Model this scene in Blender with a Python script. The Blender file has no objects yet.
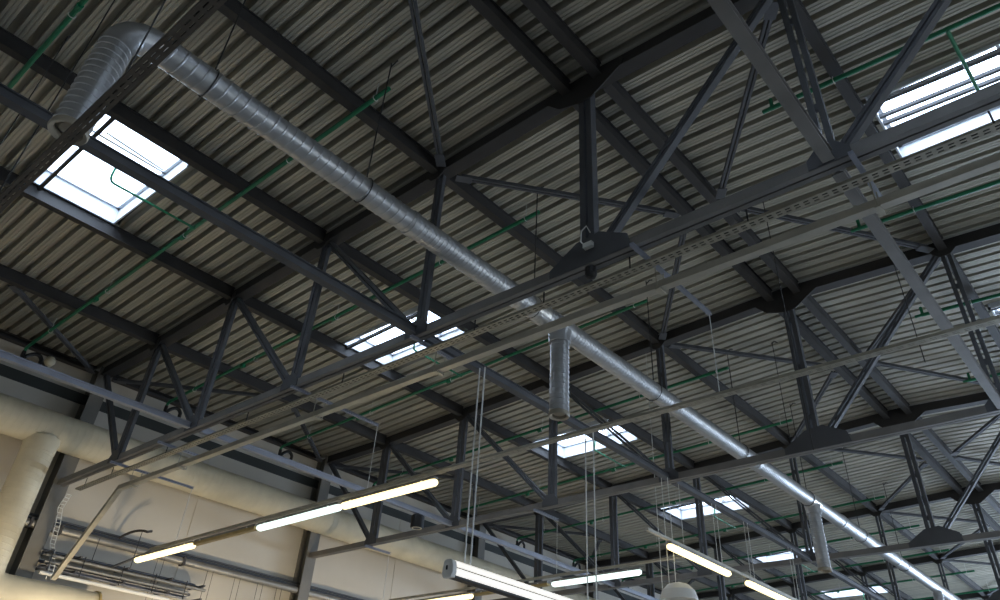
import bpy, bmesh, math, random
from mathutils import Vector, Matrix
random.seed(4)
SC = bpy.context.scene
COL = SC.collection
ZO = 7.0                      # height of the bottom chords above the floor
D = 3.0                       # purlin spacing
L = 7.09                      # truss spacing
H0, SL = 2.747, 0.124 / 3.0   # height of top chord over bottom chord at the first panel, slope
XW, XE = -3.0, 27.0
YN, YF = -10.6, 42.4
RIDGE = 12.0
ORD = ['nearest', 'second', 'third', 'fourth', 'fifth', 'sixth']

def roof(x):
    return ZO + H0 + SL * max(0, x if x <= RIDGE else 2 * RIDGE - x)

# ------------------------------------------------------------------ materials
def mat(name, col, rough=.5, metal=0.0, var=0.0, scale=3.0, stretch=(1, 1, 1), bump=0.0, detail=4, emit=None, estr=0.0, col2=None, spec=None):
    m = bpy.data.materials.new(name); m.use_nodes = True
    nt = m.node_tree; b = nt.nodes['Principled BSDF']
    b.inputs['Base Color'].default_value = (*col, 1)
    b.inputs['Roughness'].default_value = rough
    b.inputs['Metallic'].default_value = metal
    if spec is not None: b.inputs['Specular IOR Level'].default_value = spec
    tc = nt.nodes.new('ShaderNodeTexCoord'); mp = nt.nodes.new('ShaderNodeMapping')
    mp.inputs['Scale'].default_value = stretch
    nz = nt.nodes.new('ShaderNodeTexNoise'); nz.inputs['Scale'].default_value = scale; nz.inputs['Detail'].default_value = detail
    nt.links.new(tc.outputs['Object'], mp.inputs['Vector']); nt.links.new(mp.outputs['Vector'], nz.inputs['Vector'])
    if var > 0:
        r = nt.nodes.new('ShaderNodeValToRGB')
        c2 = col2 or tuple(c * (1 - var) for c in col)
        r.color_ramp.elements[0].position = .32; r.color_ramp.elements[1].position = .68
        r.color_ramp.elements[0].color = (*c2, 1); r.color_ramp.elements[1].color = (*[min(1, c * (1 + var * .4)) for c in col], 1)
        nt.links.new(nz.outputs['Fac'], r.inputs['Fac']); nt.links.new(r.outputs['Color'], b.inputs['Base Color'])
    if bump > 0:
        bp = nt.nodes.new('ShaderNodeBump'); bp.inputs['Strength'].default_value = bump; bp.inputs['Distance'].default_value = .02
        nt.links.new(nz.outputs['Fac'], bp.inputs['Height']); nt.links.new(bp.outputs['Normal'], b.inputs['Normal'])
    if emit:
        b.inputs['Emission Color'].default_value = (*emit, 1); b.inputs['Emission Strength'].default_value = estr
    return m

M = {}
M['deck'] = mat('galvanised_deck', (.52, .495, .42), .45, .30, .16, 1.6, (.02, 5.0, 1), .0, detail=0)
M['deckR'] = M['deck']
M['steel'] = mat('grey_painted_steel', (.095, .099, .110), .65, .0, .22, 2.0)
M['steel2'] = mat('dark_painted_steel', (.042, .039, .038), .65, .0, .2, 2.0)
M['rail'] = mat('pale_painted_steel', (.30, .32, .38), .42, .1, .15, 2.0)  # bluish skylight put into the wall-side tie beam; also pale brackets
M['chord'] = mat('mid_grey_painted_steel', (.21, .20, .19), .5, 0, .2, 2.0)  # truss steel lightened: warm light from below put into the bottom chord
M['tray2'] = mat('dull_tray', (.13, .115, .10), .5, .4, .15, 6.0)
M['trunk'] = mat('galvanised_trunking', (.50, .47, .40), .4, .4, .15, 3.0)
M['tray'] = mat('galvanised_tray', (.46, .43, .35), .45, .4, .15, 6.0)
M['duct'] = mat('galvanised_spiral_duct', (.55, .56, .575), .42, .80, .10, 5.0, (1, 1, 1), .06)
M['foil'] = mat('crinkled_foil', (.78, .77, .74), .28, .9, .2, 14.0, (1, 1, 1), .9)
M['green'] = mat('green_pipe', (.010, .19, .085), .4, 0, .1, 4)
M['black'] = mat('black_plastic', (.012, .012, .013), .45)
M['column'] = mat('warm_grey_column', (.17, .165, .15), .5, 0, .15, 2)
M['cream'] = mat('cream_duct_wrap', (.72, .66, .50), .6, .05, .12, 2.0, (1, 1, 1), .1)
M['wall'] = mat('cream_wall_panel', (.50, .47, .41), .7, 0, .10, .5, (1, 1, 1))
M['band'] = mat('dark_green_wall_band', (.03, .036, .034), .6)
M['pipe'] = mat('grey_steel_pipe', (.28, .275, .26), .4, .5, .15, 4)
M['white'] = mat('white_enamel', (.80, .80, .77), .4, 0, .05, 3)
M['curb'] = mat('white_skylight_curb', (.72, .75, .80), .5, 0, .05, 3)
M['alu'] = mat('brushed_aluminium', (.55, .56, .58), .35, .8, .05, 4)
M['outlet'] = mat('tan_outlet', (.38, .34, .27), .5)
M['wire'] = mat('galvanised_wire', (.75, .76, .74), .4, .2)
M['darkwire'] = mat('dark_threaded_rod', (.05, .05, .05), .5, .3)
M['ochre'] = mat('ochre_batten', (.50, .36, .14), .5, 0, .15, 5)  # tan, with warm light of the neighbouring tubes put into the colour
M['floor'] = mat('polished_concrete', (.36, .355, .34), .45, 0, .15, .6)
M['warm'] = mat('warm_diffuser', (.9, .85, .7), .4, emit=(1, .80, .38), estr=2.4)
M['cool'] = mat('cool_diffuser', (.85, .9, .9), .4, emit=(.80, 1, .92), estr=1.6)
M['strip'] = mat('white_lit_strip', (.9, .9, .88), .4, emit=(1, .94, .84), estr=.75)
def glassmat():
    m = bpy.data.materials.new('skylight_glazing'); m.use_nodes = True; nt = m.node_tree; nt.nodes.clear()
    o = nt.nodes.new('ShaderNodeOutputMaterial'); t = nt.nodes.new('ShaderNodeBsdfTransparent'); g = nt.nodes.new('ShaderNodeBsdfGlossy')
    t.inputs[0].default_value = (.90, .94, 1, 1); g.inputs['Roughness'].default_value = .1
    mx = nt.nodes.new('ShaderNodeMixShader'); mx.inputs[0].default_value = .08
    nt.links.new(t.outputs[0], mx.inputs[1]); nt.links.new(g.outputs[0], mx.inputs[2]); nt.links.new(mx.outputs[0], o.inputs[0])
    return m
M['glass'] = glassmat()

# ------------------------------------------------------------------ helpers
def V(*a): return Vector(a)
def frame_of(p0, p1, up):
    d = (p1 - p0).normalized(); up = Vector(up)
    s = d.cross(up)
    if s.length < 1e-4: s = d.cross(Vector((1, 0, 0)))
    s.normalize(); u = s.cross(d).normalized()
    return d, s, u
def prof(bm, p0, p1, poly, up=(0, 0, 1)):
    """extrude a closed polygon (side, up) from p0 to p1"""
    p0 = Vector(p0); p1 = Vector(p1); d, s, u = frame_of(p0, p1, up)
    a = [bm.verts.new(p0 + s * x + u * y) for x, y in poly]
    b = [bm.verts.new(p1 + s * x + u * y) for x, y in poly]
    n = len(poly)
    for i in range(n):
        bm.faces.new((a[i], a[(i + 1) % n], b[(i + 1) % n], b[i]))
    bm.faces.new(a[::-1]); bm.faces.new(b)
def rect(w, h, cx=0, cy=0): return [(cx - w / 2, cy - h / 2), (cx + w / 2, cy - h / 2), (cx + w / 2, cy + h / 2), (cx - w / 2, cy + h / 2)]
def bar(bm, p0, p1, w, h, up=(0, 0, 1), cx=0, cy=0): prof(bm, p0, p1, rect(w, h, cx, cy), up)
def box(bm, lo, hi):
    c = [(lo[i] + hi[i]) / 2 for i in range(3)]
    bar(bm, (lo[0], c[1], c[2]), (hi[0], c[1], c[2]), hi[1] - lo[1], hi[2] - lo[2])
def ibeam(bm, p0, p1, w, h, t=.018, tw=.014, up=(0, 0, 1)):
    a, b = w / 2, h / 2; k = tw / 2
    prof(bm, p0, p1, [(-a, -b), (a, -b), (a, -b + t), (k, -b + t), (k, b - t), (a, b - t), (a, b), (-a, b), (-a, b - t), (-k, b - t), (-k, -b + t), (-a, -b + t)], up)
def channel(bm, p0, p1, w, h, t=.014, side=1, up=(0, 0, 1)):
    a, b = w / 2 * side, h / 2; k = t * side
    p = [(-a, -b), (a, -b), (a, -b + t), (-a + k, -b + t), (-a + k, b - t), (a, b - t), (a, b), (-a, b)]
    if side < 0: p = p[::-1]
    prof(bm, p0, p1, p, up)
def double(bm, p0, p1, w, h, gap=.03, up=(0, 0, 1)):
    """two rolled sections back to back with an open slot between them, with batten plates"""
    w1 = (w - gap) / 2
    bar(bm, p0, p1, w1, h, up, cx=-(gap + w1) / 2); bar(bm, p0, p1, w1, h, up, cx=(gap + w1) / 2)
    p0 = Vector(p0); p1 = Vector(p1); n = max(2, int((p1 - p0).length / 1.0))
    for i in range(n):
        q = p0.lerp(p1, (i + .5) / n); e = (p1 - p0).normalized() * .05
        bar(bm, q - e, q + e, gap + .002, h * .5, up)
def tube(bm, pts, r, seg=12, caps=True):
    pts = [Vector(p) for p in pts]; rings = []
    n = len(pts); nrm = None
    for i, p in enumerate(pts):
        if i == 0: t = pts[1] - p
        elif i == n - 1: t = p - pts[i - 1]
        else: t = (pts[i + 1] - p).normalized() + (p - pts[i - 1]).normalized()
        t.normalize()
        if nrm is None:
            nrm = t.orthogonal().normalized()
        else:
            nrm = (nrm - t * nrm.dot(t)).normalized()
        bn = t.cross(nrm); rr = r[i] if isinstance(r, (list, tuple)) else r
        rings.append([bm.verts.new(p + (nrm * math.cos(a) + bn * math.sin(a)) * rr) for a in [2 * math.pi * k / seg for k in range(seg)]])
    for a, b in zip(rings, rings[1:]):
        for k in range(seg):
            bm.faces.new((a[k], a[(k + 1) % seg], b[(k + 1) % seg], b[k]))
    if caps:
        bm.faces.new(rings[0][::-1]); bm.faces.new(rings[-1])
def arc(p, c1, c2, n=6):
    """quadratic bend from p through corner c1 to c2"""
    p, c1, c2 = Vector(p), Vector(c1), Vector(c2)
    return [(p * (1 - t) ** 2 + c1 * 2 * t * (1 - t) + c2 * t * t) for t in [i / n for i in range(n + 1)]]
def spiral(bm, p0, p1, r, pitch=.13, ridge=.008, seg=28):
    """a spiral-seamed duct: rings sheared so that the raised seam is a true helix"""
    p0 = Vector(p0); p1 = Vector(p1); ln = (p1 - p0).length
    d, s, u = frame_of(p0, p1, (0, 0, 1) if abs((p1 - p0).normalized().z) < .9 else (0, 1, 0))
    st = []; y = -pitch
    while y < ln + pitch:
        st += [(y, 0), (y + pitch - .026, 0), (y + pitch - .019, ridge), (y + pitch - .007, ridge)]
        y += pitch
    rings = []
    for yy, dr in st:
        ring = []
        for k in range(seg):
            a = 2 * math.pi * k / seg
            q = min(max(yy + pitch * k / seg, 0), ln)
            ring.append(bm.verts.new(p0 + d * q + (s * math.cos(a) + u * math.sin(a)) * (r + dr)))
        rings.append(ring)
    for a, b in zip(rings, rings[1:]):
        for k in range(seg - 1):
            bm.faces.new((a[k], a[k + 1], b[k + 1], b[k]))
    # closing column: last segment meets the next turn of the helix
    for i in range(len(rings) - 5):
        a, b = rings[i], rings[i + 1]; c, e = rings[i + 4], rings[i + 5]
        bm.faces.new((a[seg - 1], c[0], e[0], b[seg - 1]))
    bmesh.ops.remove_doubles(bm, verts=bm.verts, dist=1e-5)
def lathe(bm, c, pr, seg=24, axis=(0, 0, 1)):
    c = Vector(c); ax = Vector(axis).normalized(); n = ax.orthogonal().normalized(); b = ax.cross(n)
    rings = []
    for r, h in pr:
        if r < 1e-6: rings.append([bm.verts.new(c + ax * h)])
        else: rings.append([bm.verts.new(c + ax * h + (n * math.cos(t) + b * math.sin(t)) * r) for t in [2 * math.pi * k / seg for k in range(seg)]])
    for a, e in zip(rings, rings[1:]):
        for k in range(seg):
            k2 = (k + 1) % seg
            if len(a) == 1 and len(e) == 1: continue
            if len(a) == 1: bm.faces.new((a[0], e[k2], e[k]))
            elif len(e) == 1: bm.faces.new((a[k], a[k2], e[0]))
            else: bm.faces.new((a[k], a[k2], e[k2], e[k]))
def obj(name, bm, m, parent=None, smooth=False, origin=None, bevel=0):
    me = bpy.data.meshes.new(name)
    if origin is None and parent is not None: origin = parent.location
    if origin is None:
        lo = Vector([min(v.co[i] for v in bm.verts) for i in range(3)]); hi = Vector([max(v.co[i] for v in bm.verts) for i in range(3)])
        origin = Vector(((lo.x + hi.x) / 2, (lo.y + hi.y) / 2, lo.z))
    off = Vector(origin)
    bmesh.ops.recalc_face_normals(bm, faces=bm.faces)
    # textures read object coordinates, so keep them local to the thing
    bmesh.ops.translate(bm, verts=bm.verts, vec=-off)
    bm.to_mesh(me); bm.free()
    me.materials.append(M[m] if isinstance(m, str) else m)
    if smooth:
        me.shade_smooth()
        try: me.set_sharp_from_angle(angle=math.radians(24))
        except Exception: pass
    o = bpy.data.objects.new(name, me); COL.objects.link(o)
    if parent is not None:
        o.parent = parent
    else: o.location = off
    return o
def tag(o, label, cat, group=None, kind=None):
    o['label'] = label; o['category'] = cat
    if group: o['group'] = group
    if kind: o['kind'] = kind
    return o
def thing(name, loc, label, cat, group=None):
    o = bpy.data.objects.new(name, None); COL.objects.link(o); o.location = loc; o.empty_display_size = .2
    return tag(o, label, cat, group)
def part(name, parent, m, fn, smooth=False, sub=None):
    bm = bmesh.new(); fn(bm)
    if sub is not None:
        o = obj(name, bm, m, None, smooth, origin=parent.location); o.location = (0, 0, 0); o.parent = sub; return o
    return obj(name, bm, m, parent, smooth)
def parts(name, parent, m, fns, smooth=False):
    for f in fns: part(name, parent, m, f, smooth)
def rodfns(pts, r=.007): return [(lambda bm, p=p: rods(bm, [p], r)) for p in pts]
def one(name, m, fn, label, cat, group=None, smooth=False):
    bm = bmesh.new(); fn(bm)
    return tag(obj(name, bm, m, None, smooth), label, cat, group)
def struct(name, m, fn):
    bm = bmesh.new(); fn(bm); o = obj(name, bm, m, None, origin=(0, 0, 0)); o['kind'] = 'structure'; return o

TY = [k * L for k in range(0, 6)]               # truss planes
def bay_name(k):                                # k = -1 is the bay before the nearest truss
    if k < 0: return 'before the nearest truss'
    if k < 5: return 'between %s and %s truss' % (ORD[k], ORD[k + 1])
    return 'beyond the sixth truss'
BAYS = [(-1, YN + .2, 0.0)] + [(k, k * L, (k + 1) * L) for k in range(5)] + [(5, 5 * L, YF - .02)]
MID = [(k + .5) * L for k in range(-1, 6)]

# ------------------------------------------------------------------ setting
struct('floor', 'floor', lambda bm: box(bm, (XW - .3, YN - .3, -.2), (XE + .3, YF + .3, 0)))
struct('wall_left', 'wall', lambda bm: [box(bm, (XW - .2, YN - .3, 0), (XW, YF + .3, roof(XW) + .35))] +
       [box(bm, (XW, y - .012, 0), (XW + .012, y + .012, roof(XW) + .1)) for y in [k * L + 3.5 for k in range(-1, 6)]])
struct('wall_front', 'wall', lambda bm: box(bm, (XW - .2, YF, 0), (XE + .2, YF + .25, ZO + 3.9)))
def rear(bm):
    box(bm, (XW - .2, YN - .25, 0), (XE + .2, YN, ZO + 3.9))
struct('wall_back', 'wall', rear)
def right(bm):
    box(bm, (XE, YN - .3, 0), (XE + .25, YF + .3, 2.2)); box(bm, (XE, YN - .3, 3.6), (XE + .25, YF + .3, ZO + 3.5))
    box(bm, (XE, YN - .3, 2.2), (XE + .25, .3, 3.6))
    for k in range(-1, 7): box(bm, (XE, k * L - .3 - (.0 if k >= 0 else -.2), 2.2), (XE + .25, k * L + .3, 3.6))
struct('wall_right', 'wall', right)
n = 1
for k in range(0, 6):
    y0, y1 = max(k * L, YN) + .3, (k + 1) * L - .3
    def win(bm):
        for yy in (y0 + .03, (y0 + y1) / 2, y1 - .03): box(bm, (XE + .08, yy - .03, 2.2), (XE + .16, yy + .03, 3.6))
        for zz in (2.23, 3.57): box(bm, (XE + .08, y0, zz - .03), (XE + .16, y1, zz + .03))
    struct('window_%d' % n, 'alu', win); n += 1

# profiled roof deck, ribs running across the hall
PITCH = .272
def deck(x0, x1, holes):
    bm = bmesh.new()
    y = -3.496 + PITCH * math.floor((YN + 3.496) / PITCH)
    # profile in y: narrow raised flute, then a wide low pan with two small stiffeners
    P = [(0, .17), (.084, .17), (.096, 0), (.138, 0), (.143, .012), (.153, .012), (.158, 0), (.198, 0), (.203, .012), (.213, .012), (.218, 0), (.260, 0)]
    while y < YF:
        for (hx0, hx1, hy0, hy1) in holes:
            pass
        segs = [(x0, x1)]
        for (hx0, hx1, hy0, hy1) in holes:
            if y + PITCH > hy0 + .06 and y < hy1 - .06: segs = [(x0, hx0), (hx1, x1)]
        segs = [q for a, b in segs for q in (((a, 0), (0, b)) if a < 0 < b else ((a, 24), (24, b)) if a < 24 < b else ((a, b),))]
        for a, b in segs:
            pts = [(y + p, h) for p, h in P] + [(y + PITCH, .17)]
            va = [bm.verts.new((a, yy, roof(a) + .135 + h)) for yy, h in pts]
            vb = [bm.verts.new((b, yy, roof(b) + .135 + h)) for yy, h in pts]
            for i in range(len(pts) - 1): bm.faces.new((va[i], va[i + 1], vb[i + 1], vb[i]))
        y += PITCH
    o = obj('ceiling', bm, 'deck', None, origin=(0, 0, 0)); o['kind'] = 'structure'
    sm = o.modifiers.new('thickness', 'SOLIDIFY'); sm.thickness = .004; sm.offset = 1
    return o
SKL = [(3.12, 5.70, m - .73, m + .73) for m in MID[:]]
SKR = [(15.17, 17.80, m - .80, m + .80) for m in MID[:]]
deck(XW - .1, 12.0, SKL); deck(12.0, XE + .1, SKR)
struct('trim_1', 'band', lambda bm: box(bm, (XW, YN, ZO + 1.93), (XW + .06, YF, ZO + 2.17)))
# roof insulation above the deck keeps daylight out between the skylights
def insul(bm):
    for (x0, x1, hs) in ((XW - .1, 12.0, SKL), (12.0, XE + .1, SKR)):
        hx0, hx1 = hs[0][0] - .05, hs[0][1] + .05
        def slab(a, b, y0, y1):
            prof(bm, (0, y0, 0), (0, y1, 0), [(a, roof(a) + .312), (b, roof(b) + .312), (b, roof(b) + .42), (a, roof(a) + .42)], (0, 0, 1))
        # prof with direction +y has side = +x
        [slab(a, b, YN, YF) for a, b in (((x0, 0), (0, hx0), (hx1, x1)) if x0 < 0 else ((x0, hx0), (hx1, 24), (24, x1)))]
        ys = [YN] + [v for h in hs for v in (h[2] - .05, h[3] + .05)] + [YF]
        for i in range(0, len(ys) - 1, 2): slab(hx0, hx1, ys[i], ys[i + 1])
struct('trim_2', 'band', insul)

# ------------------------------------------------------------------ wall columns
for i, y in enumerate([k * L for k in range(-1, 7) if k * L < YF]):
    def f(bm):
        ibeam(bm, (XW + .20, y, 0), (XW + .20, y, roof(XW) + .1), .34, .40, .03, .03, up=(1, 0, 0))
    nm = 'before the nearest roof truss' if i == 0 else 'carrying the %s roof truss' % ORD[i - 1]
    one('wall_column', 'column', f, 'grey steel H-section column on the cream wall, %s' % nm, 'column', 'wall columns')

# ------------------------------------------------------------------ roof trusses
def truss(i, y):
    z = ZO
    t = thing('roof_truss', (RIDGE, y, ZO - .1), 'dark grey steel roof truss, the %s one from the viewer' % ORD[i], 'roof truss', 'roof trusses')
    def tc(bm):
        for a, b in ((XW + .41, 0), (0, RIDGE), (RIDGE, 24), (24, XE)):
            A, B = (a, y, roof(a)), (b, y, roof(b))
            bar(bm, A, B, .20, .20); 
            bar(bm, (a, y, roof(a) - .108), (b, y, roof(b) - .108), .23, .016)
    part('top_chord', t, 'steel2', tc)
    def bc(bm):
        A, B = (XW + .41, y, z - .04), (XE, y, z - .04)
        w1 = .068
        for s in (-1, 1):
            channel(bm, (A[0], y + s * .046, A[2]), (B[0], y + s * .046, B[2]), w1, .13, .014, side=s)
        for k in range(31):
            x = XW + .5 + k * (XE - XW - 1) / 30
            box(bm, (x - .06, y - .014, z - .09), (x + .06, y + .014, z - .04))
    part('bottom_chord', t, 'chord', bc)
    for n in range(0, 9):
        x = n * D; w = {0: .30, 1: .26, 2: .21, 3: .17, 4: .21, 5: .17, 6: .21, 7: .26, 8: .30}[n]
        lo, hi = (x, y, z + .02), (x, y, roof(x) - .1)
        part('vertical', t, 'steel', lambda bm: double(bm, lo, hi, w, .07 if n != 4 else .12, .036, up=(0, 1, 0)))
    ds = [(-1, 't', 0, 'b'), (0, 't', 1, 'b'), (1, 't', 2, 'b'), (2, 't', 3, 'b')]
    ds += [(8 - a, p, 8 - b, q) for a, p, b, q in ds] + [(4, 'b', 5, 't')]
    for a, p, b, q in ds:
        xa, xb = a * D, b * D
        xa = max(xa, XW + .35)
        za = roof(xa) - .12 if p == 't' else z + .04; zb = roof(xb) - .12 if q == 't' else z + .04
        dx = .12 if xb > xa else -.12
        if b == 9 or a == 9: pass
        A, B = (xa + dx, y, za), (xb - dx, y, zb)
        part('diagonal', t, 'steel', lambda bm: double(bm, A, B, .11, .10, .022, up=(0, 1, 0)))
    def plate(pts, yy, th=.018):
        def g(bm):
            a = [bm.verts.new((px, yy - th / 2, pz)) for px, pz in pts]; b = [bm.verts.new((px, yy + th / 2, pz)) for px, pz in pts]
            bm.faces.new(a); bm.faces.new(b[::-1])
            for k in range(len(a)): bm.faces.new((a[k], b[k], b[(k + 1) % len(a)], a[(k + 1) % len(a)]))
            for q in range(6):
                u, v = pts[0][0] + .22 + q * .05, 0
        return g
    zr = roof(RIDGE)
    part('gusset_plate', t, 'steel2', plate([(RIDGE - .66, zr - .02), (RIDGE - .62, zr - .16), (RIDGE - .42, zr - .36), (RIDGE - .1, zr - .46), (RIDGE + .16, zr - .46), (RIDGE + .70, zr - .12), (RIDGE + .72, zr - .02)], y - .11))
    part('gusset_plate', t, 'steel', plate([(RIDGE - .56, z - .10), (RIDGE - .56, z + .01), (RIDGE - .14, z + .27), (RIDGE + .20, z + .31), (RIDGE + .60, z + .10), (RIDGE + .64, z - .10)], y - .09))
    part('gusset_plate', t, 'steel', plate([(RIDGE - .56, z - .10), (RIDGE - .56, z + .01), (RIDGE - .14, z + .27), (RIDGE + .20, z + .31), (RIDGE + .60, z + .10), (RIDGE + .64, z - .10)], y + .09))
    for n in range(0, 9):
        if n == 4: continue
        x = n * D
        part('gusset_plate', t, 'steel', plate([(x - .22, z - .10), (x - .22, z + .02), (x - .1, z + .15), (x + .1, z + .15), (x + .22, z + .02), (x + .22, z - .10)], y - .088, .014))
        zz = roof(x)
        part('gusset_plate', t, 'steel2', plate([(x - .2, zz), (x - .2, zz - .14), (x - .09, zz - .24), (x + .09, zz - .24), (x + .2, zz - .14), (x + .2, zz)], y - .122, .016))
    return t
for i, y in enumerate(TY): truss(i, y)

# ------------------------------------------------------------------ purlins (one between each pair of trusses)
PUR = [(0, 'second line from the cream wall'), (3, 'along the left edge of skylights'),
       (6, 'between skylights and duct'), (9, 'above the spiral duct'),
       (11.72, 'left of the ridge pair'), (12.28, 'right of the ridge pair'), (15, 'first line right of ridge'),
       (18, 'second line right of ridge'), (21, 'third purlin line right of the ridge'), (24, 'fourth purlin line right of the ridge')]
for x, nm in PUR:
    for k, y0, y1 in BAYS:
        if x > 18 : continue
        a = y0 + (.12 if k >= 0 else 0); b = y1 - (.12 if k < 5 else 0)
        def f(bm):
            z = roof(x) + .01
            ibeam(bm, (x, a, z), (x, b, z), .15, .25, .02, .10)
            for q in range(int((b - a) / (PITCH * 1))):
                yy = -3.496 + PITCH * (math.ceil((a + 3.6) / PITCH) + q) + .155
                if yy < b - .05 and yy > a: box(bm, (x - .095, yy - .02, z + .125), (x + .095, yy + .02, z + .15)) if False else None
        one('roof_purlin', 'steel2', f, 'dark steel purlin %s, %s' % (nm, bay_name(k)), 'purlin', 'roof purlins')
for k, y0, y1 in BAYS:
    a = y0 + (.2 if k >= 0 else 0); b = y1 - (.2 if k < 5 else 0)
    one('eave_beam', 'steel2', lambda bm: channel(bm, (XW + .1, a, roof(XW) + .06), (XW + .1, b, roof(XW) + .06), .16, .15, .02), 'dark eave beam atop the cream wall, %s' % bay_name(k), 'beam', 'eave beams')

# ------------------------------------------------------------------ tie beams along the bottom chords
for x, nm in ((3, 'nearest the cream wall'), (9, 'below the spiral duct'), (15, 'right of the ridge')):
    for k, y0, y1 in BAYS:
        a = y0 + (.12 if k >= 0 else 0); b = y1 - (.12 if k < 5 else 0)
        one('tie_beam', {3: 'rail', 9: 'steel', 15: 'chord'}[x], lambda bm: (ibeam(bm, (x, a, ZO - .04), (x, b, ZO - .04), .10 if x < 9 else .125, .11 if x < 9 else .125, .014, .06)),
            '%s steel tie beam %s, %s' % ({3: 'pale grey', 9: 'dark grey', 15: 'mid grey'}[x], nm, bay_name(k)), 'beam', 'tie beams')

# ------------------------------------------------------------------ diagonal roof bracing
def brace(A, B, label):
    def f(bm):
        a, b = V(*A, roof(A[0]) - .06), V(*B, roof(B[0]) - .06)
        d = (b - a).normalized() * .12
        double(bm, a + d, b - d, .10, .07, .02)
        for q, e in ((a, 1), (b, -1)):
            bar(bm, q + d * e * .3, q + d * e * 2.6, .16, .014, cy=-.04)
    one('roof_brace', 'steel', f, label, 'brace', 'diagonal roof braces')
for k, y0, y1 in BAYS:
    if k < 0: y0 = -L
    if k > 4: continue
    m = (y0 + y1) / 2
    if k >= 0:
        brace((9.15, y0 + .15), (11.62, m - .1), 'roof brace running away to the ridge from its left, %s' % bay_name(k))
        brace((14.85, y0 + .15), (12.38, m - .1), 'roof brace running away to the ridge from its right, %s' % bay_name(k))
        brace((-2.75, y0 + .25), (-.12, m - .3), 'roof brace leaving the cream wall column, %s' % bay_name(k))
    brace((11.62, m + .1), (9.15, y1 - .15), 'roof brace running from the ridge to its left, %s' % bay_name(k))
    brace((12.38, m + .1), (14.85, y1 - .15), 'roof brace running from the ridge to its right, %s' % bay_name(k))
    brace((-.12, m + .3), (-2.75, y1 - .25), 'roof brace ending at the cream wall column, %s' % bay_name(k))

# ------------------------------------------------------------------ skylights
def skylight(x0, x1, y0, y1, label):
    xm, ym = (x0 + x1) / 2, (y0 + y1) / 2
    zb = roof(xm) + .13
    t = thing('skylight', (xm, ym, zb), label, 'skylight', 'skylights')
    top = .42
    def curb(bm):
        for (ax, bx_, ay, by_) in ((x0 - .03, x0, y0 - .03, y1 + .03), (x1, x1 + .03, y0 - .03, y1 + .03), (x0, x1, y0 - .03, y0), (x0, x1, y1, y1 + .03)):
            za = min(roof(ax), roof(bx_)) + .12
            box(bm, (ax, ay, za), (bx_, by_, roof(xm) + top))
    part('curb', t, 'curb', curb)
    def fr(bm):
        z = roof(xm) + top
        for yy in (y0 + .03, y1 - .03): bar(bm, (x0, yy, z), (x1, yy, z), .06, .07)
        for xx in (x0 + .03, x1 - .03): bar(bm, (xx, y0, z), (xx, y1, z), .06, .07)
        xq = x0 + (x1 - x0) * .66
        bar(bm, (xq, y0, z), (xq, y1, z), .05, .07)
    part('frame', t, 'alu', fr)
    part('glazing', t, 'glass', lambda bm: box(bm, (x0, y0, roof(xm) + top + .036), (x1, y1, roof(xm) + top + .044)))
    def tr(bm):
        z = roof(xm) + .10
        yy = y0 + .13
        bar(bm, (x0 - .06, yy, roof(x0) + .09), (x1 + .06, yy, roof(x1) + .09), .06, .07)
    part('trimmer_bar', t, 'steel2', tr)
    def act(bm):
        xq = x0 + (x1 - x0) * .66
        bar(bm, (xq + .35, y0 + .25, roof(xm) + .25), (xq + .1, y1 - .1, roof(xm) + top - .05), .04, .04)
    part('opener_arm', t, 'alu', act)
    if x0 > RIDGE:
        parts('sash_bar', t, 'steel', [(lambda bm, q=q: bar(bm, (x0, y0 + q, roof(x0) + .20), (x1, y0 + q, roof(x1) + .20), .05, .06)) for q in (.58, .76)])
for k, h in enumerate(SKL): 
    skylight(*h, 'white roof skylight on left slope, %s' % bay_name(k - 1))
for k, h in enumerate(SKR):
    skylight(*h, 'white roof skylight on right slope, %s' % bay_name(k - 1))

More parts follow.
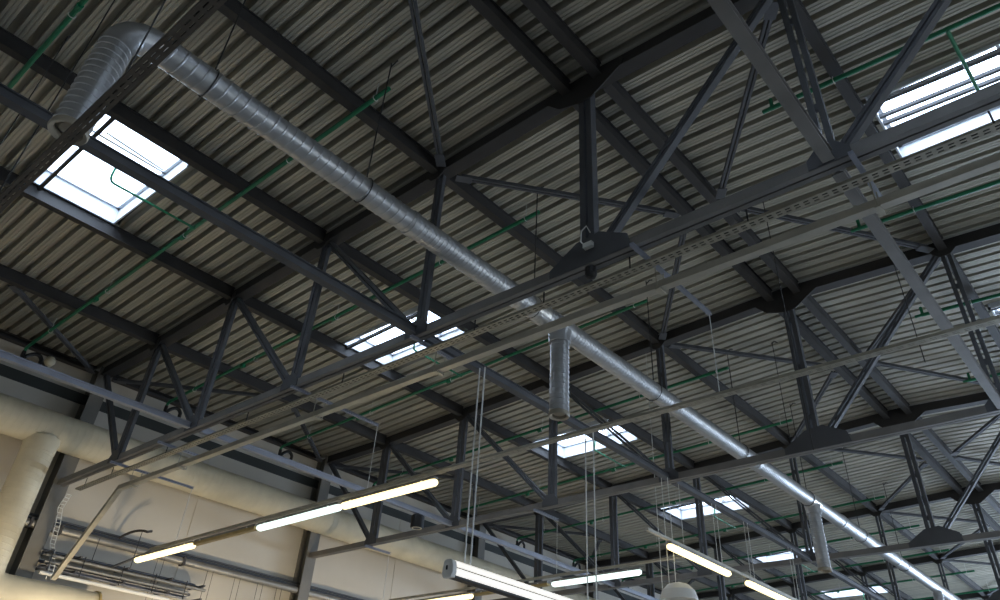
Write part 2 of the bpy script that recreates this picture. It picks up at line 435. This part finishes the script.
# ------------------------------------------------------------------ green pipes
GY = [-5.50 + 3.58 * k for k in range(13)]
def where_pipe(k):
    b = int(math.floor(GY[k] / L)); r = GY[k] - b * L
    return '%s half, %s' % ('near' if r < L / 2 else 'far', bay_name(b))
for k, y in enumerate(GY):
    t = thing('green_pipe', (4, y, roof(4) - .25), 'green pipe under left slope, %s' % where_pipe(k), 'pipe', 'green pipes')
    def run(bm):
        xs = [-2.15, 9.75]
        pts = [V(-2.48, y, roof(-2.3) - .36)] + arc(V(-2.48, y, roof(-2.3) - .30), V(-2.48, y, roof(-2.3) - .2), V(-2.3, y, roof(-2.3) - .2), 5) + [V(9.8, y, roof(9.8) - .2)]
        tube(bm, pts, .036, 10)
        for x in (.9, 4.2, 7.6): tube(bm, [V(x - .05, y, roof(x) - .2), V(x + .05, y, roof(x) - .2)], .046, 10)
    part('pipe_run', t, 'green', run, True)
    def end(bm):
        x, z = -2.48, roof(-2.3) - .30
        tube(bm, [V(x, y, z)] + arc(V(x, y, z - .1), V(x, y, z - .2), V(x, y + .1, z - .2), 5) + arc(V(x, y + .14, z - .2), V(x, y + .2, z - .2), V(x, y + .2, z - .32), 5), .045, 10)
        tube(bm, arc(V(x + .02, y + .06, z - .12), V(x + .02, y + .28, z + .14), V(x + .02, y + .40, z - .06), 8) + [V(x + .02, y + .40, z - .26)], .045, 10)
        bar(bm, (XW + .01, y + .1, z - .1), (x, y + .1, z - .1), .03, .03)
    part('black_end_fitting', t, 'black', end, True)
    def hg(bm):
        for x in (-1.2, 1.4, 4.3, 7.4, 9.5):
            tube(bm, [V(x, y, roof(x) - .16), V(x, y, roof(x) + .13)], .007, 6)
            tube(bm, [V(x, y, roof(x) - .2) + V(0, math.cos(a), math.sin(a)) * .046 for a in [2 * math.pi * i / 12 for i in range(13)]], .007, 6)
    part('pipe_hanger', t, 'wire', hg)
    if k % 2 == 1:    # a branch up to the skylight
        m = y - .06; ys = y - 1.62
        def br(bm):
            x = 4.62
            tube(bm, [V(x, y, roof(x) - .2), V(x, ys + .1, roof(x) - .2)] + arc(V(x, ys + .08, roof(x) - .2), V(x, ys, roof(x) - .2), V(x + .05, ys - .02, roof(x) - .1), 4) + [V(x + .08, ys - .02, roof(x) + .25)], .022, 8)
        part('branch_pipe', t, 'green', br, True)
for k in range(0, 13):
    y = GY[k] + .16
    t = thing('green_pipe', (18, y, roof(18) - .25), 'green pipe under right slope, %s' % where_pipe(k), 'pipe', 'green pipes')
    part('pipe_run', t, 'green', lambda bm: (tube(bm, [V(14.02, y, roof(14.02) - .2), V(26.8, y, roof(26.8) - .2)], .036, 10), tube(bm, [V(14.05, y, roof(14) - .2), V(14.05, y, roof(14) - .02)], .03, 8),
                                             tube(bm, [V(14.02, y, roof(14) - .2), V(13.9, y, roof(14) - .2)], .03, 8)), True)
    def hg(bm):
        for x in (14.95, 18.2, 21.4):
            tube(bm, [V(x, y, roof(x) - .16), V(x, y, roof(x) + .0)], .007, 6)
            tube(bm, [V(x, y, roof(x) - .2) + V(0, math.cos(a), math.sin(a)) * .046 for a in [2 * math.pi * i / 12 for i in range(13)]], .007, 6)
    part('pipe_hanger', t, 'wire', hg)
    if k % 2 == 0:
        def br(bm):
            x = 15.75
            tube(bm, [V(x - .1, y - .6, roof(x) - .2), V(x + .75, y + 1.6, roof(x) - .2)], .022, 8)
            tube(bm, [V(x - .1, y - .6, roof(x) - .2), V(x - .1, y, roof(x) - .2)], .022, 8)
        if k >= 2: part('branch_pipe', t, 'green', lambda bm: (tube(bm, [V(16.42, y, roof(16.42) - .2), V(16.48, y + 1.75, roof(16.48) - .2), V(16.48, y + 1.75, roof(16.48) + .1)], .026, 8)), True)

# ------------------------------------------------------------------ spiral duct with drops
DX, DZ, DR = 9.90, ZO + .82, .165
duct = thing('spiral_duct', (DX, 15, DZ - DR), 'long galvanised spiral duct with downward branches, running through the trusses', 'duct')
part('duct_run', duct, 'duct', lambda bm: spiral(bm, (DX, -4.90, DZ), (DX, -1.2, DZ), DR, .13, .006), True)
part('duct_run', duct, 'duct', lambda bm: spiral(bm, (DX, -1.2, DZ), (DX, YF - .02, DZ), DR, .075, .005, 24), True)
def elb(bm):
    pts = arc((DX, -4.88, DZ), (DX, -5.25, DZ), (DX, -5.25, DZ - .36), 9)
    rr = [DR + (.004 if i % 2 else -.002) for i in range(len(pts))]
    tube(bm, pts, rr, 28, False)
part('elbow', duct, 'duct', elb, True)
def drop(y, ztop, zbot, r=.148, x=DX, cap='white'):
    d = part('drop_duct', duct, 'duct', lambda bm: spiral(bm, (x, y, zbot), (x, y, ztop), r, .085, .007), True)
    def ring(bm): lathe(bm, (x, y, zbot - .03), [(r * .78, .05), (r * .80, .0), (r * 1.02, -.015), (r * 1.08, .0), (r * 1.08, .025), (r * 1.02, .06), (r * .98, .06)], 28)
    part('end_ring', duct, 'outlet', ring, True, sub=d)
    def disc(bm): lathe(bm, (x, y, zbot + .02), [(0, -.03), (r * .55, -.02), (r * .6, 0), (r * .78, .01)], 24)
    part('outlet_disc', duct, 'outlet', disc, True, sub=d)
drop(-5.25, DZ - .34, ZO - .68, .16)
drop(2.16, DZ - .10, ZO - .70)
drop(12.42, DZ - .10, ZO - .76)
drop(22.6, DZ - .10, ZO - .76)
def collar(y, w=.09, m='duct', dr=.014):
    part('joint_collar', duct, m, lambda bm: lathe(bm, (DX, y, DZ), [(DR + .001, -w), (DR + dr, -w + .01), (DR + dr, w - .01), (DR + .001, w)], 28, (0, 1, 0)), True)
for y in (-4.86, -1.2, 5.6, 9.3, 14.3, 18.6, 26, 30): collar(y, .045)
collar(1.0, .10, 'foil', .012); collar(1.55, .20, 'foil', .016); collar(2.16, .24, 'duct', .012); collar(12.42, .24, 'foil', .014)
for y, z0 in ((2.16, DZ - .30), (12.42, DZ - .30)):
    part('tee_collar', duct, 'duct', lambda bm: lathe(bm, (DX, y, z0), [(DR, -.02), (DR + .014, -.01), (DR + .014, .10), (DR + .03, .20)], 28), True)
for i, y in enumerate([-4.30, -2.05, 1.45, 5.05, 8.6, 12.15, 15.75, 19.3]):
    def f(bm):
        tube(bm, [V(DX + .02, y, DZ + DR + .005), V(DX + .02, y, roof(DX) + .14)], .010, 6)
        tube(bm, [V(DX, y, DZ) + V(math.cos(a), 0, math.sin(a)) * (DR + .016) for a in [2 * math.pi * q / 20 for q in range(21)]], .008, 6)
        tube(bm, [V(DX + .02, y, roof(DX) + .06), V(DX + .09, y + .02, roof(DX) + .13), V(DX + .16, y, roof(DX) + .10)], .012, 6)
    one('duct_hanger', 'darkwire', f, 'rod and hoop holding the spiral duct, %s along it from the viewer' % ['first', 'second', 'third', 'fourth', 'fifth', 'sixth', 'seventh', 'eighth'][i], 'hanger', 'duct hangers')

# ------------------------------------------------------------------ perforated trays and trunking
def tray(bm, p0, p1, w=.15, h=.05, pitch=.11):
    p0 = Vector(p0); p1 = Vector(p1); d, s, u = frame_of(p0, p1, (0, 0, 1)); ln = (p1 - p0).length
    for q in (-1, 1):
        bar(bm, p0, p1, .004, h, cx=q * (w / 2), cy=h / 2)
        bar(bm, p0, p1, .028, .004, cx=q * (w / 2 - .014))
    bar(bm, p0, p1, .022, .004)
    n = int(ln / pitch)
    for i in range(n + 1):
        a = p0 + d * min(i * pitch, ln - .045); b = a + d * .045
        bar(bm, a, b, w, .004, cy=.0005)
def rods(bm, pts, r=.007):
    for x, y, z0, z1 in pts: tube(bm, [V(x, y, z0), V(x, y, z1)], r, 6)
def trayrow(x0, x1, y, z, w, label, hang, ztop, pitch=.11, side=0, m='tray'):
    t = thing('cable_tray', ((x0 + x1) / 2, y, z), label, 'cable tray', 'perforated cable trays')
    part('tray_channel', t, m, lambda bm: tray(bm, (x0, y, z), (x1, y, z), w, .035, pitch))
    def cab(bm):
        for q, r in ((-.026, .010), (.0, .013), (.03, .009)):
            n = int((x1 - x0) / .5)
            tube(bm, [V(x0 + (x1 - x0) * i / n, y + q + .004 * math.sin(i * 2.1 + q * 90), z + .004 + r + .003 * abs(math.sin(i * 1.3))) for i in range(n + 1)], r, 6)
    part('cable', t, 'darkwire', cab, True)
    parts('hanger_stud', t, 'darkwire', rodfns([(x, y + side, z + .004, ztop) for x in hang], .010))
trayrow(-1.95, 21, .16, ZO - .27, .12, 'perforated cable tray under the nearest roof truss', [-1.5, -.3, 1.9, 4.6, 7.2, 10.0, 11.2, 12.5, 14.0, 16.4], ZO - .1, .10, -.06)
trayrow(-.9, 21, 1.72, ZO - 1.33, .10, 'perforated cable tray carrying the nearest row of tube lamps', [], 0)
trayrow(5.6, 18, -5.35, ZO - 1.37, .10, 'perforated cable tray crossing the top left corner below the duct elbow', [], 0, .11, 0, 'tray2')
trayrow(.2, 9.15, 7.80, ZO - 1.36, .10, 'perforated cable tray carrying the lamps just behind the second roof truss', [], 0)

def trunkrun(bm):
    y, z = .45, ZO - .40
    pr = [(-.052, -.05), (.052, -.05), (.052, .038), (.04, .05), (.03, .05), (.03, .03), (-.03, .03), (-.03, .05), (-.04, .05), (-.052, .038)]
    prof(bm, (-.50, y, z), (21, y, z), pr)
tr = thing('cable_trunking', (8, .45, ZO - .46), 'galvanised square trunking running beside the nearest roof truss, bending down at the wall', 'trunking')
part('trunking_run', tr, 'trunk', trunkrun)
part('sloping_end', tr, 'tray', lambda bm: bar(bm, (-.47, .45, ZO - .40), (-2.2, .45, ZO - 2.02), .10, .10, (0, 1, 0)))
parts('joint_sleeve', tr, 'trunk', [(lambda bm, x=x: bar(bm, (x, .45, ZO - .40), (x + .03, .45, ZO - .40), .110, .110)) for x in (.9, 4.6, 8.9, 12.3, 13.3, 15.0)])
# cable ladder dropping down the wall
def ladder(bm):
    path = [V(-2.35, .16, ZO - .30), V(-2.60, .18, ZO - .55), V(-2.62, .26, ZO - .85), V(-2.58, .30, ZO - 1.3), V(-2.38, .40, ZO - 1.75), V(-2.38, .42, ZO - 2.03)]
    for s in (-.05, .05): tube(bm, [p + V(0, s, 0) for p in path], .010, 6)
    for a, b in zip(path, path[1:]):
        n = int((b - a).length / .08)
        for i in range(n): 
            q = a.lerp(b, i / n); bar(bm, q - V(0, .05, 0), q + V(0, .05, 0), .022, .012)
one('cable_ladder', 'wire', ladder, 'narrow perforated cable ladder dropping down the cream wall beside its column', 'cable ladder')

# cantilever brackets that carry trays and lamps
BR = [(.10, 0, 1.75, 'nearest the cream wall, long', True), (6.2, 0, 1.75, 'in the middle of the left slope, long', True), (12.69, 0, 1.75, 'beside the ridge gusset, long', True),
      (9.0, 0, .72, 'under the second skylight, short', False), (15.22, 0, .85, 'at the bright tie beam on the right, short', False), (2.0, 0, .72, 'between the wall and first lamps, short', False)]
for x, y0, y1, nm, w in BR:
    t = thing('support_bracket', (x, y1, ZO - .2), 'steel bracket on the nearest truss, %s' % nm, 'bracket', 'brackets below the trusses')
    def arm(bm):
        channel(bm, (x, y0 - .16, ZO - .145), (x, y1, ZO - .145), .05, .045, .006, up=(0, 0, 1))
    part('arm', t, 'rail', arm)
    part('clamp', t, 'tray', lambda bm: (box(bm, (x - .03, .37, ZO - .485), (x + .03, .53, ZO - .465)), tube(bm, [V(x, .36, ZO - .48), V(x, .36, ZO - .15)], .008, 6), tube(bm, [V(x, .55, ZO - .48), V(x, .55, ZO - .15)], .008, 6)))
    if w: part('suspension_wire', t, 'wire', lambda bm: rods(bm, [(x, 1.72, ZO - 1.27, ZO - .16)], .006))
for x, nm in ((-.1, 'nearest the cream wall'), (5.6, 'right of the white strip luminaire')):
    t = thing('support_bracket', (x, 7.8, ZO - .2), 'pale bracket on the second truss, %s' % nm, 'bracket', 'brackets below the trusses')
    part('arm', t, 'rail', lambda bm: channel(bm, (x, 6.95, ZO - .135), (x, 7.84, ZO - .135), .06, .05, .006))
    part('suspension_wire', t, 'wire', lambda bm: rods(bm, [(x, 7.80, ZO - 1.30, ZO - .15)], .006))

# ------------------------------------------------------------------ lamps
def lamp(A, B, kind, label):
    A, B = Vector(A), Vector(B); d = (B - A).normalized()
    t = thing('tube_lamp', (A + B) / 2, label, 'lamp', 'tube lamps')
    lit = kind in ('warm', 'cool')
    part('housing', t, 'pipe', lambda bm: bar(bm, A + d * .02, B - d * .02, .10, .045, cy=.045))
    def dif(bm):
        n = 16; poly = [(.078 * math.cos(a), .058 * math.sin(a) - .020) for a in [2 * math.pi * i / n for i in range(n)]]
        s = [(0, .45), (.025, .8), (.06, 1), (1, 1)]
        L_ = (B - A).length; st = [(0, .4), (.02, .78), (.06, 1), (L_ - .06, 1), (L_ - .02, .78), (L_, .4)]
        dd, ss, uu = frame_of(A, B, (0, 0, 1)); R = []
        for p, k in st: R.append([bm.verts.new(A + dd * p + ss * x * k + uu * (y * k)) for x, y in poly])
        for a, b in zip(R, R[1:]):
            for i in range(n): bm.faces.new((a[i], a[(i + 1) % n], b[(i + 1) % n], b[i]))
        bm.faces.new(R[0][::-1]); bm.faces.new(R[-1])
    if lit: part('diffuser', t, kind, dif, True)
    else:
        part('cover', t, 'ochre', lambda bm: prof(bm, A + d * .03, B - d * .03, [(-.05, -.03), (.05, -.03), (.06, .02), (-.06, .02)]))
    part('end_clip', t, 'wire', lambda bm: [bar(bm, A + d * q, A + d * (q + .03), .135, .02, cy=.03) for q in (.25, (B - A).length - .3)])
zl = ZO - 1.455
lamp((-1.46, 1.72, zl), (.90, 1.72, zl), 'warm', 'lit warm tube lamp under the tray, leftmost of its row by the cream wall')
lamp((.93, 1.72, zl), (3.12, 1.72, zl), 'off', 'unlit ochre coloured lamp batten between a warm and a cool lit tube')
lamp((3.15, 1.72, zl), (5.55, 1.72, zl), 'cool', 'lit cool white tube lamp butted against a warm lamp at its right')
lamp((5.60, 1.72, zl), (7.86, 1.72, zl), 'warm', 'lit warm tube lamp at the right end of the nearest row, beside a bare tray')
zl = ZO - 1.50
lamp((.75, 7.80, zl), (3.10, 7.80, zl), 'warm', 'lit warm tube lamp cut by the bottom edge, left of the white strip luminaire')
lamp((3.15, 7.80, zl), (5.40, 7.80, zl), 'off', 'unlit ochre coloured lamp batten behind the white strip luminaire')
lamp((5.48, 7.80, zl), (7.76, 7.80, zl), 'cool', 'lit cool white tube lamp at the bottom centre under a bare tray')
lamp((9.20, 6.44, zl), (9.20, 8.82, zl), 'warm', 'lit warm tube lamp slanting to the lower right, nearer of the two on its rail')
lamp((9.20, 9.62, zl), (9.20, 11.98, zl), 'warm', 'lit warm tube lamp slanting to the lower right, farther of the two on its rail')
rl = thing('lamp_rail', (9.2, 9, ZO - 1.42), 'thin pale rail carrying the two slanting warm lamps', 'rail')
part('rail_bar', rl, 'trunk', lambda bm: bar(bm, (9.2, 5.7, ZO - 1.40), (9.2, 14.5, ZO - 1.40), .06, .05))
parts('suspension_wire', rl, 'wire', rodfns([(9.05, y, ZO - 1.38, ZO - .09) for y in (7.3, 8.7, 10.2, 12.6)] + [(9.06, y + .16, ZO - 1.38, ZO - .09) for y in (8.7, 10.2, 12.6)], .007))
parts('wire_foot', rl, 'trunk', [(lambda bm, y=y: bar(bm, (9.02, y, ZO - 1.385), (9.2, y, ZO - 1.385), .03, .02)) for y in (7.3, 8.7, 10.2, 12.6)])

# big white strip luminaire
lx, ly, lz = 9.12, .93, ZO - 3.08
lum = thing('strip_luminaire', (lx, 5, lz), 'long white box strip luminaire hung on wires, entering from the bottom edge', 'luminaire')
BODY = [(-.085, .0), (-.07, .10), (-.03, .12), (.03, .12), (.07, .10), (.09, .03), (.09, -.03), (.065, -.085), (-.065, -.085), (-.085, -.03)]
part('housing', lum, 'steel2', lambda bm: prof(bm, (lx, ly + .02, lz), (lx, 12, lz), [(x * .97, z * .97) for x, z in BODY]))
part('upper_cover', lum, 'strip', lambda bm: prof(bm, (lx, ly + .02, lz), (lx, 12, lz), [(.086, .036), (.096, .036), (.077, .106), (.032, .128), (-.032, .128), (-.032, .118), (.03, .118), (.068, .098)]))
part('lower_cover', lum, 'strip', lambda bm: prof(bm, (lx, ly + .02, lz), (lx, 12, lz), [(.086, .022), (.096, .022), (.096, -.033), (.082, -.062), (.074, -.058), (.086, -.030)]))  # white reflecting cover; its glow stands in for reflected light
part('end_cap', lum, 'white', lambda bm: prof(bm, (lx, ly - .05, lz), (lx, ly + .02, lz), [(x * 1.06, z * 1.07) for x, z in BODY]))
part('hook', lum, 'black', lambda bm: box(bm, (lx - .02, ly - .062, lz + .0), (lx, ly - .05, lz + .05)))
parts('suspension_wire', lum, 'wire', rodfns([(lx - .04, 1.22, lz + .13, ZO - .09), (lx + .05, 1.24, lz + .13, ZO - .09), (lx - .07, 4.05, lz + .13, ZO - .09), (lx + .05, 4.12, lz + .13, ZO - .09)], .011))
# white domed high-bay lamps just at the bottom edge
for i, (px, py, pz) in enumerate([(9.1, 6.85, ZO - 2.22), (8.4, 7.5, ZO - 2.5)]):
    t = thing('high_bay_lamp', (px, py, pz - .3), 'white domed high-bay lamp top at the bottom edge, %s' % ('the nearer and fuller of two' if i == 0 else 'the left and smaller of two'), 'lamp', 'high-bay lamps')
    part('dome', t, 'white', lambda bm: lathe(bm, (px, py, pz), [(0, .16), (.09, .155), (.20, .12), (.30, .02), (.34, -.10), (.34, -.14), (.31, -.14), (.28, -.02), (.18, .09), (0, .12)], 28), True)
    parts('hanging_wire', t, 'wire', rodfns([(px - .15, py - .05, pz + .13, ZO - .09), (px - .04, py, pz + .14, ZO - .09)] if i == 0 else [(px, py, pz + .14, roof(px) + .1)], .008))

# black cylindrical device under the tie beam
t = thing('ceiling_speaker', (3.0, 5.86, ZO - .42), 'small black cylindrical device with a pale rim hung under the tie beam', 'speaker')
part('body', t, 'black', lambda bm: lathe(bm, (3.0, 5.86, ZO - .40), [(0, .27), (.13, .27), (.155, .25), (.155, .0), (.14, -.02), (0, -.015)], 28), True)
part('rim', t, 'cream', lambda bm: lathe(bm, (3.0, 5.86, ZO - .42), [(.09, .0), (.10, -.008), (.115, -.008), (.12, .0)], 24), True)
part('mount', t, 'black', lambda bm: bar(bm, (3.0, 5.86, ZO - .14), (3.0, 5.86, ZO - .07), .06, .06, (0, 1, 0)))

# ------------------------------------------------------------------ cream ducts on the wall
wd = thing('wall_duct', (-2.43, 10, ZO + .5), 'large cream wrapped duct running along the cream wall with a drop at the left edge', 'duct')
RW = .39; WX, WZ = -2.44, ZO + .95
part('duct_run', wd, 'cream', lambda bm: spiral(bm, (WX, YN + .1, WZ), (WX, YF - .1, WZ), RW, .16, .004, 36), True)
part('drop_duct', wd, 'cream', lambda bm: spiral(bm, (WX + .02, -.80, ZO - 2.0), (WX + .02, -.80, WZ - .2), .34, .12, .004, 32), True)
def low(bm):
    pts = arc((WX + .02, -.80, ZO - 2.0), (WX + .02, -.80, ZO - 2.42), (WX + .02, -.35, ZO - 2.42), 10) + [V(WX + .02, 1.55, ZO - 2.42)]
    tube(bm, pts, .345, 32)
part('lower_elbow', wd, 'cream', low, True)
part('saddle_collar', wd, 'cream', lambda bm: lathe(bm, (WX + .02, -.80, WZ - .46), [(.342, -.12), (.350, -.11), (.355, 0), (.37, .10), (.385, .2)], 32), True)
part('end_rim', wd, 'ochre', lambda bm: lathe(bm, (WX + .02, 1.55, ZO - 2.42), [(.30, .0), (.372, .0), (.372, -.06), (.36, -.06)], 32, (0, 1, 0)), True)

# round lamp on the wall, high left
t = thing('wall_lamp', (-2.8, -1.25, ZO + 2.5), 'small round glass wall lamp under the eave at the far left', 'lamp')
part('globe', t, 'cream', lambda bm: lathe(bm, (-2.62, -1.30, ZO + 2.50), [(0, .11), (.08, .09), (.12, .02), (.12, -.04), (.07, -.11), (0, -.13)], 20), True)
part('base', t, 'black', lambda bm: box(bm, (XW, -1.36, ZO + 2.44), (-2.70, -1.24, ZO + 2.56)))

# ------------------------------------------------------------------ pipes and racks on the lower wall
wp = thing('wall_pipe', (-2.75, 8, ZO - 1.05), 'thick grey pipe running along the middle of the cream wall', 'pipe')
part('pipe_run', wp, 'pipe', lambda bm: tube(bm, [V(-2.72, -3, ZO - .97), V(-2.72, 22, ZO - .97)], .085, 16), True)
parts('clip', wp, 'steel2', [(lambda bm, y=y: bar(bm, (-2.72, y, ZO - .97), (-2.72, y + .06, ZO - .97), .2, .2)) for y in (-.3, .35, 3.4, 6.9, 10, 13)])
for i, (x, z, r, nm) in enumerate([(-2.86, -.76, .028, 'upper'), (-2.80, -.84, .030, 'lower')]):
    one('thin_wall_pipe', 'steel', lambda bm: tube(bm, [V(x, -3, ZO + z), V(x, 22, ZO + z)], r, 10), 'thin dark pipe just above the thick wall pipe, %s of two' % nm, 'pipe', 'thin wall pipes', True)
ps = thing('pipe_support', (-2.3, 2.0, ZO - 1.0), 'dark hooked bracket on the wall pipe with thin hanging rods', 'bracket')
part('hooked_arm', ps, 'steel2', lambda bm: tube(bm, arc((-2.78, 1.75, ZO - .80), (-2.4, 1.9, ZO - .58), (-2.2, 2.1, ZO - .66), 6) + [V(-2.2, 2.2, ZO - .62)], .03, 8), True)
parts('rod', ps, 'darkwire', rodfns([(-2.3, 2.02, ZO - 1.46, ZO - .66), (-2.60, 1.25, ZO - 1.46, ZO - .95)], .009))
one('tray_end_bracket', 'steel', lambda bm: bar(bm, (-2.55, 1.62, ZO - 1.55), (-.92, 1.72, ZO - 1.36), .05, .03), 'short dark arm from the wall to the left end of the lamp tray', 'bracket')
rk = thing('pipe_rack', (-2.65, 1.8, ZO - 1.85), 'low wall rack of thin pipes and cable channels above the cream duct end', 'rack')
part('rack_channel', rk, 'rail', lambda bm: (channel(bm, (-2.62, .2, ZO - 1.50), (-2.62, 4.05, ZO - 1.50), .22, .06, .006), ))
part('rack_channel', rk, 'rail', lambda bm: (channel(bm, (-2.55, .2, ZO - 1.78), (-2.55, 3.7, ZO - 1.78), .20, .06, .006), ))
for y, z, r, e, m in ((-2.86, -1.40, .03, 4.0, 'steel'), (-2.40, -1.56, .035, 4.05, 'pipe'), (-2.36, -1.70, .03, 3.6, 'pipe'), (-2.40, -1.92, .04, 3.2, 'white'), (-2.80, -1.64, .03, 3.9, 'steel')):
    part('rack_pipe', rk, m, lambda bm: tube(bm, [V(y, .2, ZO + z), V(y, e, ZO + z)], r, 10), True)
parts('cross_bar', rk, 'steel', [(lambda bm, y=y, dz=dz: bar(bm, (XW + .01, y, ZO - 1.48 - dz), (-2.3, y, ZO - 1.48 - dz), .05, .04)) for y in (.28, .9, 2.0, 3.1, 3.95) for dz in (0, .30)])
parts('strut', rk, 'steel2', [(lambda bm, y=y: tube(bm, [V(-2.34, y, ZO - 1.45), V(-2.34, y, ZO - 1.86)], .012, 6)) for y in (.3, 1.0, 1.9, 2.7, 3.5)])
for i, y in enumerate([2.75, 4.1, 4.9, 5.6, 6.2]):
    one('drop_wire', 'darkwire', lambda bm: rods(bm, [(-2.62, y, ZO - 3.4, ZO - 1.05), (-2.62, y + .16, ZO - 3.4, ZO - 1.05)], .006),
        'pair of thin dark wires hanging below the thick wall pipe, %s pair from the left' % ORD[i], 'wire', 'drop wires')
one('wall_strut', 'steel', lambda bm: double(bm, (XW + .02, 8.6, ZO - .25), (XW + .9, 7.3, ZO - .05), .09, .08, .02), 'short grey strut bracing the second wall column below the cream duct', 'strut') if False else None

# loose conduit and small cable by the ridge gusset of the nearest truss
t = thing('junction_box', (12.0, -.2, ZO - .2), 'small dark camera-like box with looped cable under the central gusset of the nearest truss', 'junction box')
part('body', t, 'black', lambda bm: lathe(bm, (12.02, -.02, ZO - .24), [(0, .12), (.07, .11), (.075, .02), (.055, -.03), (0, -.05)], 20), True)
part('cable_loop', t, 'wire', lambda bm: tube(bm, [V(12.05, -.15, ZO + .10), V(11.98, -.17, ZO + .2), V(11.99, -.17, ZO + .36), V(12.06, -.16, ZO + .42), V(12.11, -.15, ZO + .3)], .010, 6), True)
part('clip', t, 'wire', lambda bm: box(bm, (12.02, -.19, ZO + .07), (12.15, -.13, ZO + .14)))

# thin suspension rods hanging free
FR = [(6.63, -4.88, roof(6.6) + .13, ZO - 1.28, 'reaching the top left cable tray by the drop duct'), (8.75, -5.33, roof(8.7) + .1, ZO - 1.27, 'at the top left cable tray, left of the elbow'), (11.35, -5.33, roof(11) + .1, ZO - 1.27, 'at the top left cable tray, right of the elbow'),
      (12.9, 4.1, roof(12.9) + .12, ZO - 1.27, 'ending at the bare tray right of the ridge'), (14.3, 6.0, roof(14) + .12, ZO + .5, 'right of the ridge near the second roof truss'),
      (10.9, 8.9, roof(10.9) + .12, ZO + .6, 'left of the ridge behind the second roof truss')]
for x, y, z1, z0, nm in FR:
    if 'tray' in nm and y > -4.9 and x < 7: y = -5.33
    def f(bm):
        rods(bm, [(x, y, z0, z1)], .008)
        tube(bm, [V(x - .02, y, z1 - .05), V(x + .05, y, z1), V(x + .12, y, z1 - .06)], .014, 6)
    one('hanger_rod', 'darkwire', f, 'thin dark hooked rod %s' % nm, 'rod', 'hanger rods')

# ------------------------------------------------------------------ lighting
def area(name, loc, rot, sx, sy, e, col, portal=False):
    l = bpy.data.lights.new(name, 'AREA'); l.shape = 'RECTANGLE'; l.size = sx; l.size_y = sy; l.energy = e; l.color = col
    o = bpy.data.objects.new(name, l); COL.objects.link(o); o.location = loc; o.rotation_euler = rot
    if portal: l.cycles.is_portal = True
    return o
for h in SKL + SKR:
    xm, ym = (h[0] + h[1]) / 2, (h[2] + h[3]) / 2
    area('skylight_daylight', (xm, ym, roof(xm) + .40), (0, 0, 0), h[1] - h[0] - .2, h[3] - h[2] - .2, 1, (1, 1, 1), True)
for k in range(0, 6):
    y0, y1 = max(k * L, YN) + .3, (k + 1) * L - .3
    # windows of the right-hand wall
    area('window_daylight', (XE - .03, (y0 + y1) / 2, 2.9), (0, math.pi / 2, 0), 1.3, y1 - y0, 1, (.72, .84, 1), True)
area('window_daylight', (19, YF - .05, 4.2), (-math.pi / 2, 0, 0), 14, 5, 7000, (.60, .76, 1))  # added daylight panel for the far deck; this wall has no window opening
# added unseen spots, aimed to brighten the left wall and spare the deck
for y in (-3.0, 1.8, 6.0, 10.5, 15.5, 21, 28, 35):
    l = bpy.data.lights.new('wall_washer', 'SPOT'); l.energy = 620 if y < 20 else 250; l.color = (1, .80, .52); l.shadow_soft_size = .25
    l.spot_size = math.radians(84); l.spot_blend = .9
    o = bpy.data.objects.new('wall_washer', l); COL.objects.link(o); o.location = (1.4, y, 2.6)
    o.rotation_euler = (Vector((-3, y, 4.6)) - o.location).to_track_quat('-Z', 'Y').to_euler()
for x, y, e in ((6, 3, 42), (6, 12, 42), (-1.2, .6, 45)):  # added points without fixtures, warm light from low in the hall
    l = bpy.data.lights.new('hall_lamp', 'POINT'); l.energy = e; l.color = (1, .84, .6); l.shadow_soft_size = .35
    o = bpy.data.objects.new('hall_lamp', l); COL.objects.link(o); o.location = (x, y, 3.0)

w = bpy.data.worlds.new('sky'); SC.world = w; w.use_nodes = True
bg = w.node_tree.nodes['Background']; bg.inputs['Color'].default_value = (.80, .90, 1, 1); bg.inputs['Strength'].default_value = 9.0

# ------------------------------------------------------------------ camera
cam = bpy.data.cameras.new('camera'); co = bpy.data.objects.new('camera', cam); COL.objects.link(co)
cam.sensor_width = 36; cam.sensor_fit = 'HORIZONTAL'; cam.lens = 36 * .746552; cam.clip_start = .05; cam.clip_end = 200
cam.shift_x = -.014551; cam.shift_y = -.056094
YAW, PIT, ROL = -0.7247273, 0.6419985, 0.054151
F = V(math.sin(YAW) * math.cos(PIT), math.cos(YAW) * math.cos(PIT), math.sin(PIT))
R = V(math.cos(YAW), -math.sin(YAW), 0); U = R.cross(F)
R2 = R * math.cos(ROL) + U * math.sin(ROL); U2 = U * math.cos(ROL) - R * math.sin(ROL)
mw = Matrix((R2, U2, -F)).transposed().to_4x4(); mw.translation = V(16.259, -6.239, ZO - 5.406)
co.matrix_world = mw
SC.camera = co
SC.view_settings.view_transform = 'Standard'; SC.view_settings.look = 'None'; SC.view_settings.gamma = 1; SC.view_settings.use_curve_mapping = False
SC.view_settings.exposure = 0.0
try:
    SC.cycles.use_denoising = True; SC.cycles.denoiser = 'OPENIMAGEDENOISE'
    SC.cycles.max_bounces = 6; SC.cycles.diffuse_bounces = 4; SC.cycles.glossy_bounces = 3; SC.cycles.sample_clamp_indirect = 4
except Exception: pass
